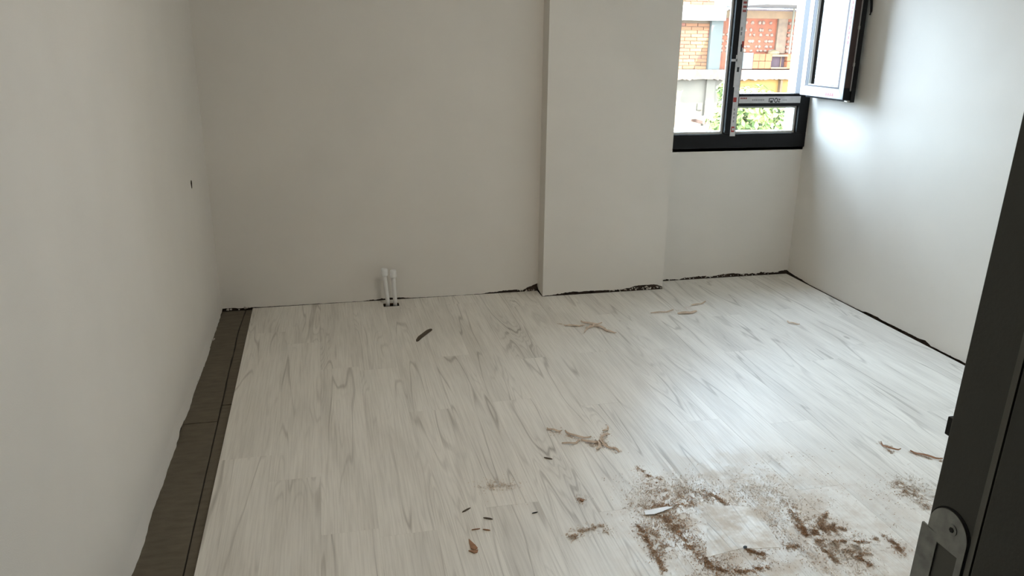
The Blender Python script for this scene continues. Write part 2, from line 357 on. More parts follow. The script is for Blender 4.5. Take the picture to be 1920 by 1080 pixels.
# ---------------------------------------------------------------- floor
mb = MB(); mb.box((-1.2, -1.7, -.25), (XR + .3, 4.9, -.0135))
floor = tag(mb.build('floor', [SCREED]), 'whitewashed oak laminate floor laid over foam underlay', kind='structure')
PW, PL, PT, GAP = 0.1912, 1.40, 0.008, 0.0002
X0 = -0.478
CUTS = [(0.284, 0.380, 4.628, 4.690), (XC0 - .004, XC1 + .002, YC - .003, 5.0)]   # pipe slot, pillar
def plank_mesh(x0, x1, y0, y1, cx, cy, skew=0.0):
    """laminate board with tiny chamfer; a slot is cut out where the pipes pass"""
    b = MB(); ch = 0.0003
    xs = {x0, x1}; ys = {y0, y1}
    for q in CUTS:
        if x0 < q[1] and x1 > q[0] and y0 < q[3] and y1 > q[2]:
            xs |= {v for v in q[:2] if x0 < v < x1}; ys |= {v for v in q[2:] if y0 < v < y1}
    xs = sorted(xs); ys = sorted(ys)
    for i in range(len(xs) - 1):
        for j in range(len(ys) - 1):
            mx_, my_ = (xs[i] + xs[i + 1]) / 2, (ys[j] + ys[j + 1]) / 2
            if any(q[0] < mx_ < q[1] and q[2] < my_ < q[3] for q in CUTS): continue
            a0, a1, c0, c1 = xs[i], xs[i + 1], ys[j], ys[j + 1]
            e = [ch if abs(a0 - x0) < 1e-6 else 0, ch if abs(a1 - x1) < 1e-6 else 0, ch if abs(c0 - y0) < 1e-6 else 0, ch if abs(c1 - y1) < 1e-6 else 0]
            def sk(x, y): return x - (skew * (y - 2.2) if abs(x - x0) < .01 else 0)
            lo = [(sk(a0, c0), c0), (a1, c0), (a1, c1), (sk(a0, c1), c1)]
            hi = [(sk(a0, c0) + e[0], c0 + e[2]), (a1 - e[1], c0 + e[2]), (a1 - e[1], c1 - e[3]), (sk(a0, c1) + e[0], c1 - e[3])]
            vs_ = [(p[0] - cx, p[1] - cy, -PT) for p in lo] + [(p[0] - cx, p[1] - cy, -ch) for p in lo] + [(p[0] - cx, p[1] - cy, 0) for p in hi]
            b.add(vs_, [(8, 9, 10, 11)], 0)
            b.add(vs_, [(3, 2, 1, 0), (0, 1, 5, 4), (1, 2, 6, 5), (2, 3, 7, 6), (3, 0, 4, 7)], 1)
            b.add(vs_, [(4, 5, 9, 8), (5, 6, 10, 9), (6, 7, 11, 10), (7, 4, 8, 11)], 0)
    return b.mesh('plank', [LAM, HDF])
shared = {}
offs = [2.91, 2.71, 2.33, 2.28]
for k in range(19):
    xa = X0 + k * PW + GAP / 2; xb = X0 + (k + 1) * PW - GAP / 2
    j0 = offs[k] if k < 4 else (0.6 + ((k * 0.47 + random.uniform(-.12, .12)) % 1.0) * PL)
    while j0 > 0.47: j0 -= PL
    yend_full = YB - .004 if xa < XC0 - .006 else (YC - .003 if xb < XC1 else YW - .004)
    y = j0
    while y < yend_full:
        ya, yb = max(y + GAP / 2, 0.47), min(y + PL - GAP / 2, yend_full)
        if yb - ya > 0.02:
            cx, cy = (xa + xb) / 2, (ya + yb) / 2
            full = abs((yb - ya) - (PL - GAP)) < 1e-5 and k > 0
            if full and 'f' in shared: me = shared['f']
            else:
                me = plank_mesh(xa, min(xb, XR - .004), ya, yb, cx, cy, skew=0.0078 if k == 0 else 0)
                if full: shared['f'] = me
            link('plank', me, floor, (cx, cy, 0))
        y += PL
# the pier stands on the boards that run to the back wall on its left: none behind it are in view
# foam underlay left bare along the left wall
zt = -0.0078
seam = [(-.537, 4.77), (-.545, 4.50), (-.548, 4.30), (-.541, 4.10), (-.540, 3.80), (-.534, 3.55), (-.530, 3.27), (-.524, 2.9), (-.518, 2.5), (-.512, 2.2), (-.500, 1.4), (-.49, 0.62)]
def seam_x(y):
    for (xa, ya), (xb, yb) in zip(seam, seam[1:]):
        if yb <= y <= ya: return xa + (xb - xa) * (y - ya) / (yb - ya)
    return seam[-1][0]
def sheet(y0, y1, left, right, tilt=0.0, wav=0.0015, seed=0):
    b = MB(); n = max(8, int((y1 - y0) / .04)); m_ = 6; g = []
    for i in range(n + 1):
        y = y0 + (y1 - y0) * i / n
        xl = left(y) + noise.noise(Vector((y * 9, seed, 0))) * wav; xr = right(y) + noise.noise(Vector((y * 11, seed, 5))) * wav
        for j in range(m_ + 1):
            x = xl + (xr - xl) * j / m_
            lift = 0.004 * math.exp(-(y1 - y) / .03) * tilt + noise.noise(Vector((x * 12, y * 5, seed))) * .0012
            g.append((x, y + (noise.noise(Vector((x * 40, seed, 2))) * .003 if i in (0, n) else 0), zt + lift))
    b.v += g
    for i in range(n):
        for j in range(m_):
            a = i * (m_ + 1) + j; b.f.append((a, a + 1, a + m_ + 2, a + m_ + 1)); b.mi.append(0)
    # edges down to the screed
    loop = [j for j in range(m_ + 1)] + [i * (m_ + 1) + m_ for i in range(1, n + 1)] + [n * (m_ + 1) + j for j in range(m_ - 1, -1, -1)] + [i * (m_ + 1) for i in range(n - 1, 0, -1)]
    o_ = len(b.v); b.v += [(g[i][0], g[i][1], -.0133) for i in loop]
    for q in range(len(loop)):
        w = (q + 1) % len(loop); b.f.append((loop[q], o_ + q, o_ + w, loop[w])); b.mi.append(0)
    return b.build('underlay_sheet', [UNDER], floor)
wl_x = lambda y: XL - .008
for args, lab in (((0.62, 3.260, wl_x, lambda y: seam_x(y) - .003, 1.0, .001, 1), 'wide brown foam underlay sheet along the left wall, nearer the camera'),
                  ((3.276, 4.745, wl_x, lambda y: seam_x(y) - .004, 0.0, .003, 2), 'wide brown foam underlay sheet in the far left corner'),
                  ((0.62, 3.424, lambda y: seam_x(y) + .0025, lambda y: -.462, 0.0, .001, 3), 'narrow foam underlay strip beside the floor edge, nearer the camera'),
                  ((3.436, 4.745, lambda y: seam_x(y) + .003, lambda y: -.462, 0.0, .003, 4), 'narrow foam underlay strip beside the floor edge, far end')):
    tag(sheet(*args), lab)

# ---------------------------------------------------------------- window
YI, YO = 4.786, 4.862
mb = MB()
mb.box((WX0, YI, .905), (WX1, YO, .998), bev=.003)                 # sill rail
mb.box((3.092, YI, .998), (WX1, YO, WZ1), bev=.003)                # right stile
mb.box((WX0, YI, WZ1 - .07), (3.092, YO, WZ1), bev=.003)
mb.box((WX0, YI, .998), (2.185, YO, WZ1 - .07), bev=.003)
win = tag(mb.build('window_1', [BLACK]), 'anthracite two-light window with its right upper sash swung open', kind='structure')
mb = MB(); mb.box((2.560, YI - .004, .998), (2.640, YO, WZ1 - .07), bev=.003); mb.build('mullion', BLACK, win)
mb = MB(); mb.box((2.640, YI - .004, 1.176), (3.092, YO, 1.258), bev=.003); mb.build('transom', BLACK, win)
def pane(x0, x1, z0, z1, y, parent=win):
    p = MB(); p.box((x0, y, z0), (x1, y + .004, z1)); g = p.build('pane', GLASS, parent)
    q = MB(); t = .014
    for a, b in (((x0, z0), (x1, z0 + t)), ((x0, z1 - t), (x1, z1)), ((x0, z0 + t), (x0 + t, z1 - t)), ((x1 - t, z0 + t), (x1, z1 - t))):
        q.box((a[0], y - .010, a[1]), (b[0], y - .001, b[1]))
    q.build('glazing_bead', SPACER, g)
    return g
pane(2.185, 2.560, .998, WZ1 - .07, 4.83)
pane(2.640, 3.092, .998, 1.176, 4.83)
# protective film with maker's print
f = MB(); y = YI - .0052
f.box((2.598, y, .985), (2.636, y + .001, WZ1 - .07), 0)
y2 = y - .0006
f.box((2.599, y2, 1.205), (2.622, y, 1.235), 1); f.box((2.604, y2, 1.012), (2.626, y, 1.048), 1); f.box((2.610, y2 - .0003, 1.022), (2.622, y2, 1.038), 0)
for z in (1.075, 1.10, 1.125, 1.15): f.box((2.610, y2, z), (2.618, y, z + .014), 3)
f.box((2.604, y2, 1.395), (2.620, y, 1.425), 4); f.box((2.622, y2, 1.545), (2.636, y, 1.585), 1); f.box((2.616, y2, 1.520), (2.626, y, 1.566), 4)
for z in (1.62, 1.65): f.box((2.606, y2, z), (2.616, y, z + .02), 3)
for z in (1.76, 1.785, 1.81, 1.835): f.box((2.606, y2, z), (2.630, y, z + .014), 2)
f.box((2.560, y2, 1.46), (2.604, y2 + .001, 1.475), 0); f.box((2.590, y2, 1.30), (2.602, y2 + .001, 1.50), 0)
f.build('protective_film', [FILM, INKR, INKP, INKG, INKK], win)
f = MB()
f.box((2.641, y, 1.197), (3.090, y + .001, 1.240), 0)
for i in range(4): f.box((2.650 + i * .012, y2, 1.224), (2.659 + i * .012, y, 1.234), 2)
for i in range(7): f.box((2.735 + i * .013, y2, 1.214), (2.744 + i * .013, y, 1.222), 3)
# box pictogram
for a, b in (((2.856, 1.203), (2.862, 1.228)), ((2.862, 1.224), (2.890, 1.229)), ((2.887, 1.213), (2.892, 1.229)), ((2.866, 1.199), (2.886, 1.214))): f.box((a[0], y2, a[1]), (b[0], y, b[1]), 4)
# printed letters "Oz"
for i in range(14):
    a0 = 2 * PI * i / 14; cx_, cz_ = 2.909 + .010 * math.cos(a0), 1.215 + .013 * math.sin(a0); f.box((cx_ - .0028, y2, cz_ - .0032), (cx_ + .0028, y, cz_ + .0032), 4)
f.box((2.924, y2, 1.220), (2.940, y, 1.225), 4); f.box((2.924, y2, 1.202), (2.940, y, 1.207), 4)
for i in range(5): f.box((2.926 + i * .0025, y2, 1.206 + i * .003), (2.930 + i * .0025, y, 1.211 + i * .003), 4)
for i in range(3): f.box((2.957 + i * .011, y2, 1.214), (2.965 + i * .011, y, 1.219), 3)
f.build('protective_film', [FILM, INKR, INKP, INKG, INKK], win)
# outside sill
f = MB(); f.box((2.16, YO, .975), (3.122, 5.06, .990), bev=.003); f.build('outer_sill', SPACER, win)
# open sash, folded back beside the right wall
SX0, SX1 = 3.052, 3.124      # outer face (towards room) .. inner face (towards wall)
SY0, SY1 = 4.268, 4.738      # free edge .. hinge edge
SZ0, SZ1 = 1.246, WZ1 - .085
ST = .078
s = MB()
XM = SX0 + .045
for a, b in (((SY0 + .012, SZ0 + .008), (SY1, SZ0 + ST)), ((SY0 + .012, SZ1 - ST), (SY1, SZ1)), ((SY0 + .012, SZ0 + ST), (SY0 + ST, SZ1 - ST)), ((SY1 - ST, SZ0 + ST), (SY1, SZ1 - ST))):
    s.box((SX0, a[0], a[1]), (XM, b[0], b[1]), 1 if a[0] < SY0 + .02 and b[0] < SY0 + .1 else 0)
for a, b in (((SY0, SZ0 - .006), (SY1, SZ0 + ST)), ((SY0, SZ1 - ST), (SY1, SZ1 + .01)), ((SY0, SZ0 + ST), (SY0 + ST, SZ1 - ST)), ((SY1 - ST, SZ0 + ST), (SY1, SZ1 - ST))):
    s.box((XM, a[0], a[1]), (SX1, b[0], b[1]), 0)
sash = s.build('sash', [BLACK, REBATE], win)
g = MB(); g.box((SX0 + .022, SY0 + .06, SZ0 + .06), (SX0 + .027, SY1 - .06, SZ1 - .06)); g.build('pane', GLASS, sash)
q = MB(); gx = SX0 + .016
for a, b in (((SY0 + .070, SZ0 + .070), (SY1 - .07, SZ0 + .082)), ((SY0 + .070, SZ1 - .082), (SY1 - .07, SZ1 - .070)), ((SY0 + .070, SZ0 + .082), (SY0 + .082, SZ1 - .082)), ((SY1 - .082, SZ0 + .082), (SY1 - .07, SZ1 - .082))):
    q.box((SX0 + .002, a[0], a[1]), (SX0 + .020, b[0], b[1]))
q.build('glazing_bead', SPACER, sash)
# white film on the sash face, mitred at the lower corners
q = MB(); fx = SX0 - .0012
def yz_poly(mb_, pts, x0, x1, mi=0):
    n = len(pts); mb_.add([(x0, p[0], p[1]) for p in pts] + [(x1, p[0], p[1]) for p in pts], [tuple(range(n)), tuple(range(2 * n - 1, n - 1, -1))] + [(i, (i + 1) % n, n + (i + 1) % n, n + i) for i in range(n)], mi)
yz_poly(q, [(SY0 + .016, SZ0 + .010), (SY1 - .002, SZ0 + .010), (SY1 - .055, SZ0 + .068), (SY0 + .062, SZ0 + .068)], fx, SX0, 0)
yz_poly(q, [(SY1 - .002, SZ0 + .012), (SY1 - .002, SZ1), (SY1 - .046, SZ1), (SY1 - .046, SZ0 + .062)], fx, SX0, 0)
yz_poly(q, [(SY0 + .016, SZ0 + .012), (SY0 + .060, SZ0 + .068), (SY0 + .060, SZ1), (SY0 + .016, SZ1)], fx, SX0, 0)
for i in range(4): q.box((fx - .0004, SY0 + .11 + i * .022, SZ0 + .022), (fx, SY0 + .126 + i * .022, SZ0 + .040), 1)
for i in range(2): q.box((fx - .0004, SY0 + .225 + i * .022, SZ0 + .024), (fx, SY0 + .236 + i * .022, SZ0 + .040), 2)
q.box((fx - .0004, SY0 + .275, SZ0 + .022), (fx, SY0 + .292, SZ0 + .040), 1); q.box((fx - .0004, SY0 + .30, SZ0 + .050), (fx, SY0 + .32, SZ0 + .058), 2)
for z in [SZ0 + .33 + i * .028 for i in range(10)]: q.box((fx - .0004, SY0 + .030, z), (fx, SY0 + .042, z + .018), 1)
q.box((fx - .0004, SY1 - .034, SZ0 + .30), (fx, SY1 - .018, SZ0 + .33), 1)
q.build('white_film', [FILMW, INKP, INKG], sash)
q = MB()
q.box((XM - .006, SY0 + .007, SZ0 + .06), (XM + .002, SY0 + .012, SZ1 - .02), 0)
for z in (1.45, 1.66): q.box((XM - .009, SY0 + .003, z), (XM + .004, SY0 + .012, z + .02), 0)
q.box((XM - .02, SY0 + .004, SZ0 - .004), (SX1 - .004, SY0 + .03, SZ0 + .004), 0)
q.build('lock_rod', [ROD], sash)
q = MB()
q.box((SX1, SY0 + .020, 1.88), (SX1 + .009, SY0 + .048, 1.95), bev=.003)
q.tube([(SX1 + .008, SY0 + .034, 1.915), (SX1 + .026, SY0 + .034, 1.915)], .009, 12)
pts = [(SX1 + .026, SY0 + .034, 1.925), (SX1 + .030, SY0 + .030, 1.89), (SX1 + .031, SY0 + .020, 1.85), (SX1 + .030, SY0 + .008, 1.80), (SX1 + .025, SY0 - .004, 1.76), (SX1 + .016, SY0 - .010, 1.742)]
q.tube(pts, [.008, .008, .0075, .007, .006, .005], 12)
q.build('handle', [BLACK], sash, smooth=False)
q = MB(); q.tube([(3.118, 4.745, SZ0 + .02), (3.118, 4.745, SZ0 + .10)], .008, 12); q.build('hinge', [SPACER], sash)

# ---------------------------------------------------------------- door frame at the right edge of view
LEAN = 0.031
def lean(o, x_ref=0.6):
    for v in o.data.vertices: v.co.x += (v.co.z - 1.10) * LEAN
    return o
mb = MB(); mb.box((.601, .535, 0), (.70, YF, DZ - .03), bev=.0015); mb.box((.603, .40, 0), (.70, .535, DZ - .03))
mb.box((DX0 - .02, .40, 0), (-.32, YF, DZ)); mb.box((DX0, .40, DZ - .04), (DX1, YF, DZ))
door = tag(lean(mb.build('door_1', [JAMB])), 'dark grey metal door frame with steel strike plate', kind='structure')
mb = MB(); mb.add([(.6015, .5455, 0), (.6015, .5455, DZ - .04), (.5935, .5315, DZ - .04), (.5935, .5315, 0), (.604, .5315, 0), (.604, .5315, DZ - .04)],
                  [(0, 3, 2, 1), (3, 4, 5, 2), (0, 1, 5, 4), (0, 4, 3), (1, 2, 5)]); lean(mb.build('frame_bevel', JAMBL, door))
mb = MB(); mb.box((.598, .5265, 0), (.602, .5315, DZ - .04)); lean(mb.build('gasket', RUBBER, door))
mb = MB(); mb.box((.590, .40, 0), (.605, .5265, DZ - .04), bev=.001); lean(mb.build('door_stop', JAMB, door))
# strike plate: rounded top, latch opening, bent lip
sp = MB(); xf = .6008; cy, cz, R = .5715, 1.117, .0255; zb = .955
prof_pts = []
outer = [(cy + R * math.cos(a), cz + R * math.sin(a)) for a in [PI * i / 20 for i in range(21)]]
hy0, hy1, hz0, hz1 = .5535, .5815, .985, 1.100
def plate_quadset(x):
    return
sp_poly = outer + [(cy - R, hz1), ]
def yzp(pts, x0=xf - .0022, x1=xf, mi=0): yz_poly(sp, pts, x0, x1, mi)
yzp(outer + [(cy - R, hz1), (cy + R, hz1)])
yzp([(cy - R, hz1), (cy - R, zb), (hy0, zb), (hy0, hz1)]); yzp([(hy1, hz1), (hy1, zb), (cy + R, zb), (cy + R, hz1)]); yzp([(hy0, hz0), (hy0, zb), (hy1, zb), (hy1, hz0)])
yzp([(hy0, hz1), (hy0, hz0), (hy1, hz0), (hy1, hz1)], xf - .0004, xf, 1)
sp.add([(xf - .0022, hy1 + .001, 1.108), (xf - .0022, hy1 + .001, .965), (xf - .0035, YF + .004, .965), (xf - .0035, YF + .004, 1.110), (xf - .0005, hy1 + .001, 1.108), (xf - .0005, hy1 + .001, .965), (xf - .001, YF + .004, .965), (xf - .001, YF + .004, 1.110)],
       [(0, 1, 2, 3), (7, 6, 5, 4), (0, 3, 7, 4), (1, 5, 6, 2), (2, 6, 7, 3), (0, 4, 5, 1)], 0)
strike = lean(sp.build('strike_plate', [STEEL, JAMBL], door)); strike['label'] = 'galvanised steel strike plate with rounded top'
sc = MB(); sc.tube([(xf - .0020, .5665, 1.1245), (xf - .0030, .5665, 1.1245)], .0062, 20); sc.tube([(xf - .0030, .5665, 1.1245), (xf - .0034, .5665, 1.1245)], .0030, 6, 1)
lean(sc.build('screw', [STEEL, RUBBER], strike))
sh = MB(); yz_poly(sh, [(cy + (R + .0022) * math.cos(a) - .0005, cz + (R + .0022) * math.sin(a)) for a in [PI * i / 20 for i in range(21)]] + [(cy - R - .0027, zb), (cy + R, zb)], xf - .0003, xf + .0002); lean(sh.build('plate_recess', RUBBER, strike))
mb = MB(); mb.box((.6025, YF - .0006, 1.2125), (.612, YF + .007, 1.2325), bev=.001); o = lean(mb.build('rubber_buffer', RUBBER, door)); o['label'] = 'small black buffer on the frame edge'

# ---------------------------------------------------------------- pipes
def pipe(x0, x1, ztop, lab):
    r = empty('capped_pipe', (x0, 4.658, -.013))
    p = MB(); p.tube([(0, 0, 0), (0, 0, .045), ((x1 - x0) * .45, .001, .11), ((x1 - x0), .003, ztop - .02)], .0128, 16); p.build('pipe_tube', PVC, r, smooth=True)
    c_ = MB(); zz = ztop - .030
    c_.tube([(x1 - x0, .003, zz), (x1 - x0, .003, zz + .006), (x1 - x0, .003, zz + .038), (x1 - x0, .003, zz + .045)], [.0185, .0205, .0205, .0175], 20); c_.build('cap', CAPM, r)
    tag(r, lab, 'pipe', 'capped radiator pipes at the back wall'); return r
pipe(.311, .298, .234, 'white capped pipe rising from the floor slot, left of the two')
pipe(.357, .351, .220, 'white capped pipe rising from the floor slot, right of the two')

# ---------------------------------------------------------------- loose bits on the floor
def strip(name, poly, z0, h, m_, lab, cat, group=None, bend=0.0):
    cx = sum(p[0] for p in poly) / len(poly); cy = sum(p[1] for p in poly) / len(poly)
    b = MB(); n = len(poly)
    b.v += [(p[0] - cx, p[1] - cy, 0) for p in poly] + [(p[0] - cx, p[1] - cy, h + bend * random.uniform(0, 1)) for p in poly]
    b.f += [tuple(range(n))[::-1], tuple(range(n, 2 * n))] + [(i, (i + 1) % n, n + (i + 1) % n, n + i) for i in range(n)]; b.mi += [0] * (n + 2)
    o = b.build(name, [m_], None, (cx, cy, z0)); tag(o, lab, cat, group); return o
# dark strip offcut with rounded end
ax, ay, bx_, by_ = .418, 4.010, .520, 4.178
d = Vector((bx_ - ax, by_ - ay)); L_ = d.length; d.normalize(); nrm = Vector((-d.y, d.x)); w = .020
po = []
for t, s_ in ((0, -.15), (.06, -.65), (.3, -1), (.85, -1), (.96, -.7), (1.0, 0), (.96, .7), (.85, 1), (.3, 1), (.06, .75), (0, .4)):
    bow = .010 * math.sin(t * PI); q_ = Vector((ax, ay)) + d * (t * L_) + nrm * (s_ * w * .62 + bow); po.append((q_.x, q_.y))
strip('foam_offcut', po, 0.0005, .006, DARKWOOD, 'dark brown flat strip with a rounded end lying near the pipes', 'offcut')
# laminate offcut in the sawdust
of = MB(); oc = (1.28, 2.07)
of.prism([(p[0] - oc[0], p[1] - oc[1]) for p in [(1.256, 2.222), (1.392, 2.185), (1.405, 2.06), (1.389, 1.945), (1.300, 1.955), (1.262, 1.968), (1.120, 1.948)]], 0, .0006, 0, 0)
tag(of.build('laminate_offcut', [LAM], None, (oc[0], oc[1], .0001)), 'pale flat laminate offcut lying in the brown sawdust', 'offcut')
strip('paper_sliver', [(1.013, 2.206), (1.045, 2.203), (1.078, 2.212), (1.132, 2.231), (1.10, 2.237), (1.050, 2.232), (1.018, 2.229)], .004, .002, PAPER, 'thin white sliver at the left end of the sawdust pile', 'sliver')
strip('wood_chip', [(.384, 2.205), (.400, 2.165), (.404, 2.150), (.392, 2.143), (.381, 2.150), (.382, 2.18)], .0005, .003, CHIPB, 'brown pointed wood chip in the bottom centre of the floor', 'chip')
strip('wood_chip', [(.372, 2.143), (.404, 2.141), (.399, 2.128), (.388, 2.126)], .0005, .003, CHIPB, 'tiny brown chip just below the pointed brown chip', 'chip')
for i, (x, y, a, ln, wd, m_, lab) in enumerate([
    (.470, 2.306, -.5, .034, .007, 'd', 'short grey splinter right of the brown pointed chip'),
    (.452, 2.242, -.45, .026, .005, 'b', 'thin brown splinter just above the brown pointed chip'),
    (.417, 2.253, .0, .030, .003, 'b', 'hair-thin brown splinter level with the thin brown splinter'),
    (.405, 2.372, .55, .040, .006, 'd', 'grey curved splinter furthest up among the bottom centre bits'),
    (.638, 2.305, .15, .022, .004, 'k', 'tiny black sliver alone on the clear floor boards'),
    (.824, 2.346, -1.2, .018, .012, 'b', 'small round brown crumb left of the sawdust pile'),
    (.785, 2.656, -.6, .036, .008, 'd', 'grey-brown splinter below the mid-floor shavings'),
    (1.266, 1.966, .2, .016, .010, 'k', 'black crumb on the laminate offcut edge')]):
    u = Vector((math.cos(a), math.sin(a))); v_ = Vector((-u.y, u.x)); po = []
    for t, s_ in ((-.5, -.1), (-.2, -.5), (.25, -.45), (.5, 0), (.2, .5), (-.3, .4)):
        q_ = Vector((x, y)) + u * t * ln + v_ * s_ * wd; po.append((q_.x, q_.y))
    strip('splinter', po, .0028 if i == 7 else .0004, .003, {'d': DARKWOOD, 'b': CHIPB, 'k': RUBBER}[m_], lab, 'splinter', 'scattered splinters on the floor')
# curled shavings
def shaving(x, y, a, ln, wd, curl, lab, m_=SHAV, grp='wood shavings on the floor'):
    b = MB(); n = 9
    for i in range(n + 1):
        t = i / n; ang = a + curl * (t - .5)
        px_ = (t - .5) * ln; ox = px_ * math.cos(ang); oy = px_ * math.sin(ang); wv = wd * (0.25 + .75 * math.sin(PI * min(1, t * .9 + .08)))
        z = .001 + .006 * abs(math.sin(t * PI * 1.5 + a))
        nx, ny = -math.sin(ang), math.cos(ang)
        b.v += [(ox - nx * wv / 2, oy - ny * wv / 2, z), (ox + nx * wv / 2, oy + ny * wv / 2, z + .003), (ox + nx * wv / 2, oy + ny * wv / 2, z + .0042), (ox - nx * wv / 2, oy - ny * wv / 2, z + .0012)]
    for i in range(n):
        for k in range(4):
            p_ = i * 4; b.f.append((p_ + k, p_ + 4 + k, p_ + 4 + (k + 1) % 4, p_ + (k + 1) % 4)); b.mi.append(0)
    b.f += [(0, 1, 2, 3), (n * 4 + 3, n * 4 + 2, n * 4 + 1, n * 4)]; b.mi += [0, 0]
    tag(b.build('wood_shaving', [m_], None, (x, y, 0)), lab, 'shaving', grp)
FARL = 'pale shaving in the heap before the pillar'
MIDL = 'curled wood shaving in the loose heap at mid floor'
FARN = ['farthest back', 'broadest', 'short one crossing the middle', 'lowest at the right', 'leftmost', 'thin one at the lower left']
MIDN = ['upper left', 'lower middle', 'upper right of centre', 'steep short one at the right', 'rightmost', 'lower left', 'upright one at the centre', 'leftmost', 'topmost at the right']
for i, (x, y, a, ln, wd, cu) in enumerate([(1.440, 4.080, -.5, .14, .016, .9), (1.475, 4.020, -.9, .12, .018, -.7), (1.43, 4.03, .7, .10, .012, .5), (1.50, 3.945, -1.1, .10, .014, .8), (1.34, 4.065, -.2, .12, .010, .4), (1.39, 4.00, .9, .12, .008, -.3)]):
    shaving(x, y, a, ln, wd, cu, FARL + ', ' + FARN[i])
for i, (x, y, a, ln, wd, cu) in enumerate([(.945, 2.80, -.7, .13, .010, .8), (1.0, 2.735, -.2, .11, .012, 1.2), (1.045, 2.765, .9, .10, .011, -.9), (1.035, 2.705, -1.4, .08, .010, .9), (1.07, 2.665, -1.0, .06, .010, -.6), (.915, 2.745, .1, .09, .009, .9), (1.02, 2.71, 1.3, .09, .012, .8), (.87, 2.87, -.6, .07, .007, .4), (1.10, 2.835, 1.0, .07, .008, 1.0)]):
    shaving(x, y, a, ln, wd, cu, MIDL + ', ' + MIDN[i])
shaving(2.283, 2.352, -.78, .12, .009, .3, 'long thin brown shaving touching the door frame edge', CHIPB)
shaving(2.175, 2.44, -1.0, .10, .007, 1.3, 'hooked thin brown shaving left of the long thin one', CHIPB)
shaving(2.235, 4.285, .35, .13, .010, .4, 'flat pale shaving alone on the floor below the window', TAN)
shaving(2.085, 4.145, .05, .13, .030, .2, 'broad tan shaving below the window', TAN)
shaving(1.94, 4.185, .1, .16, .009, .3, 'thin tan shaving nearest the pillar corner', TAN)
shaving(2.615, 3.85, -.9, .08, .012, .7, 'small curled shaving near the right wall', TAN)

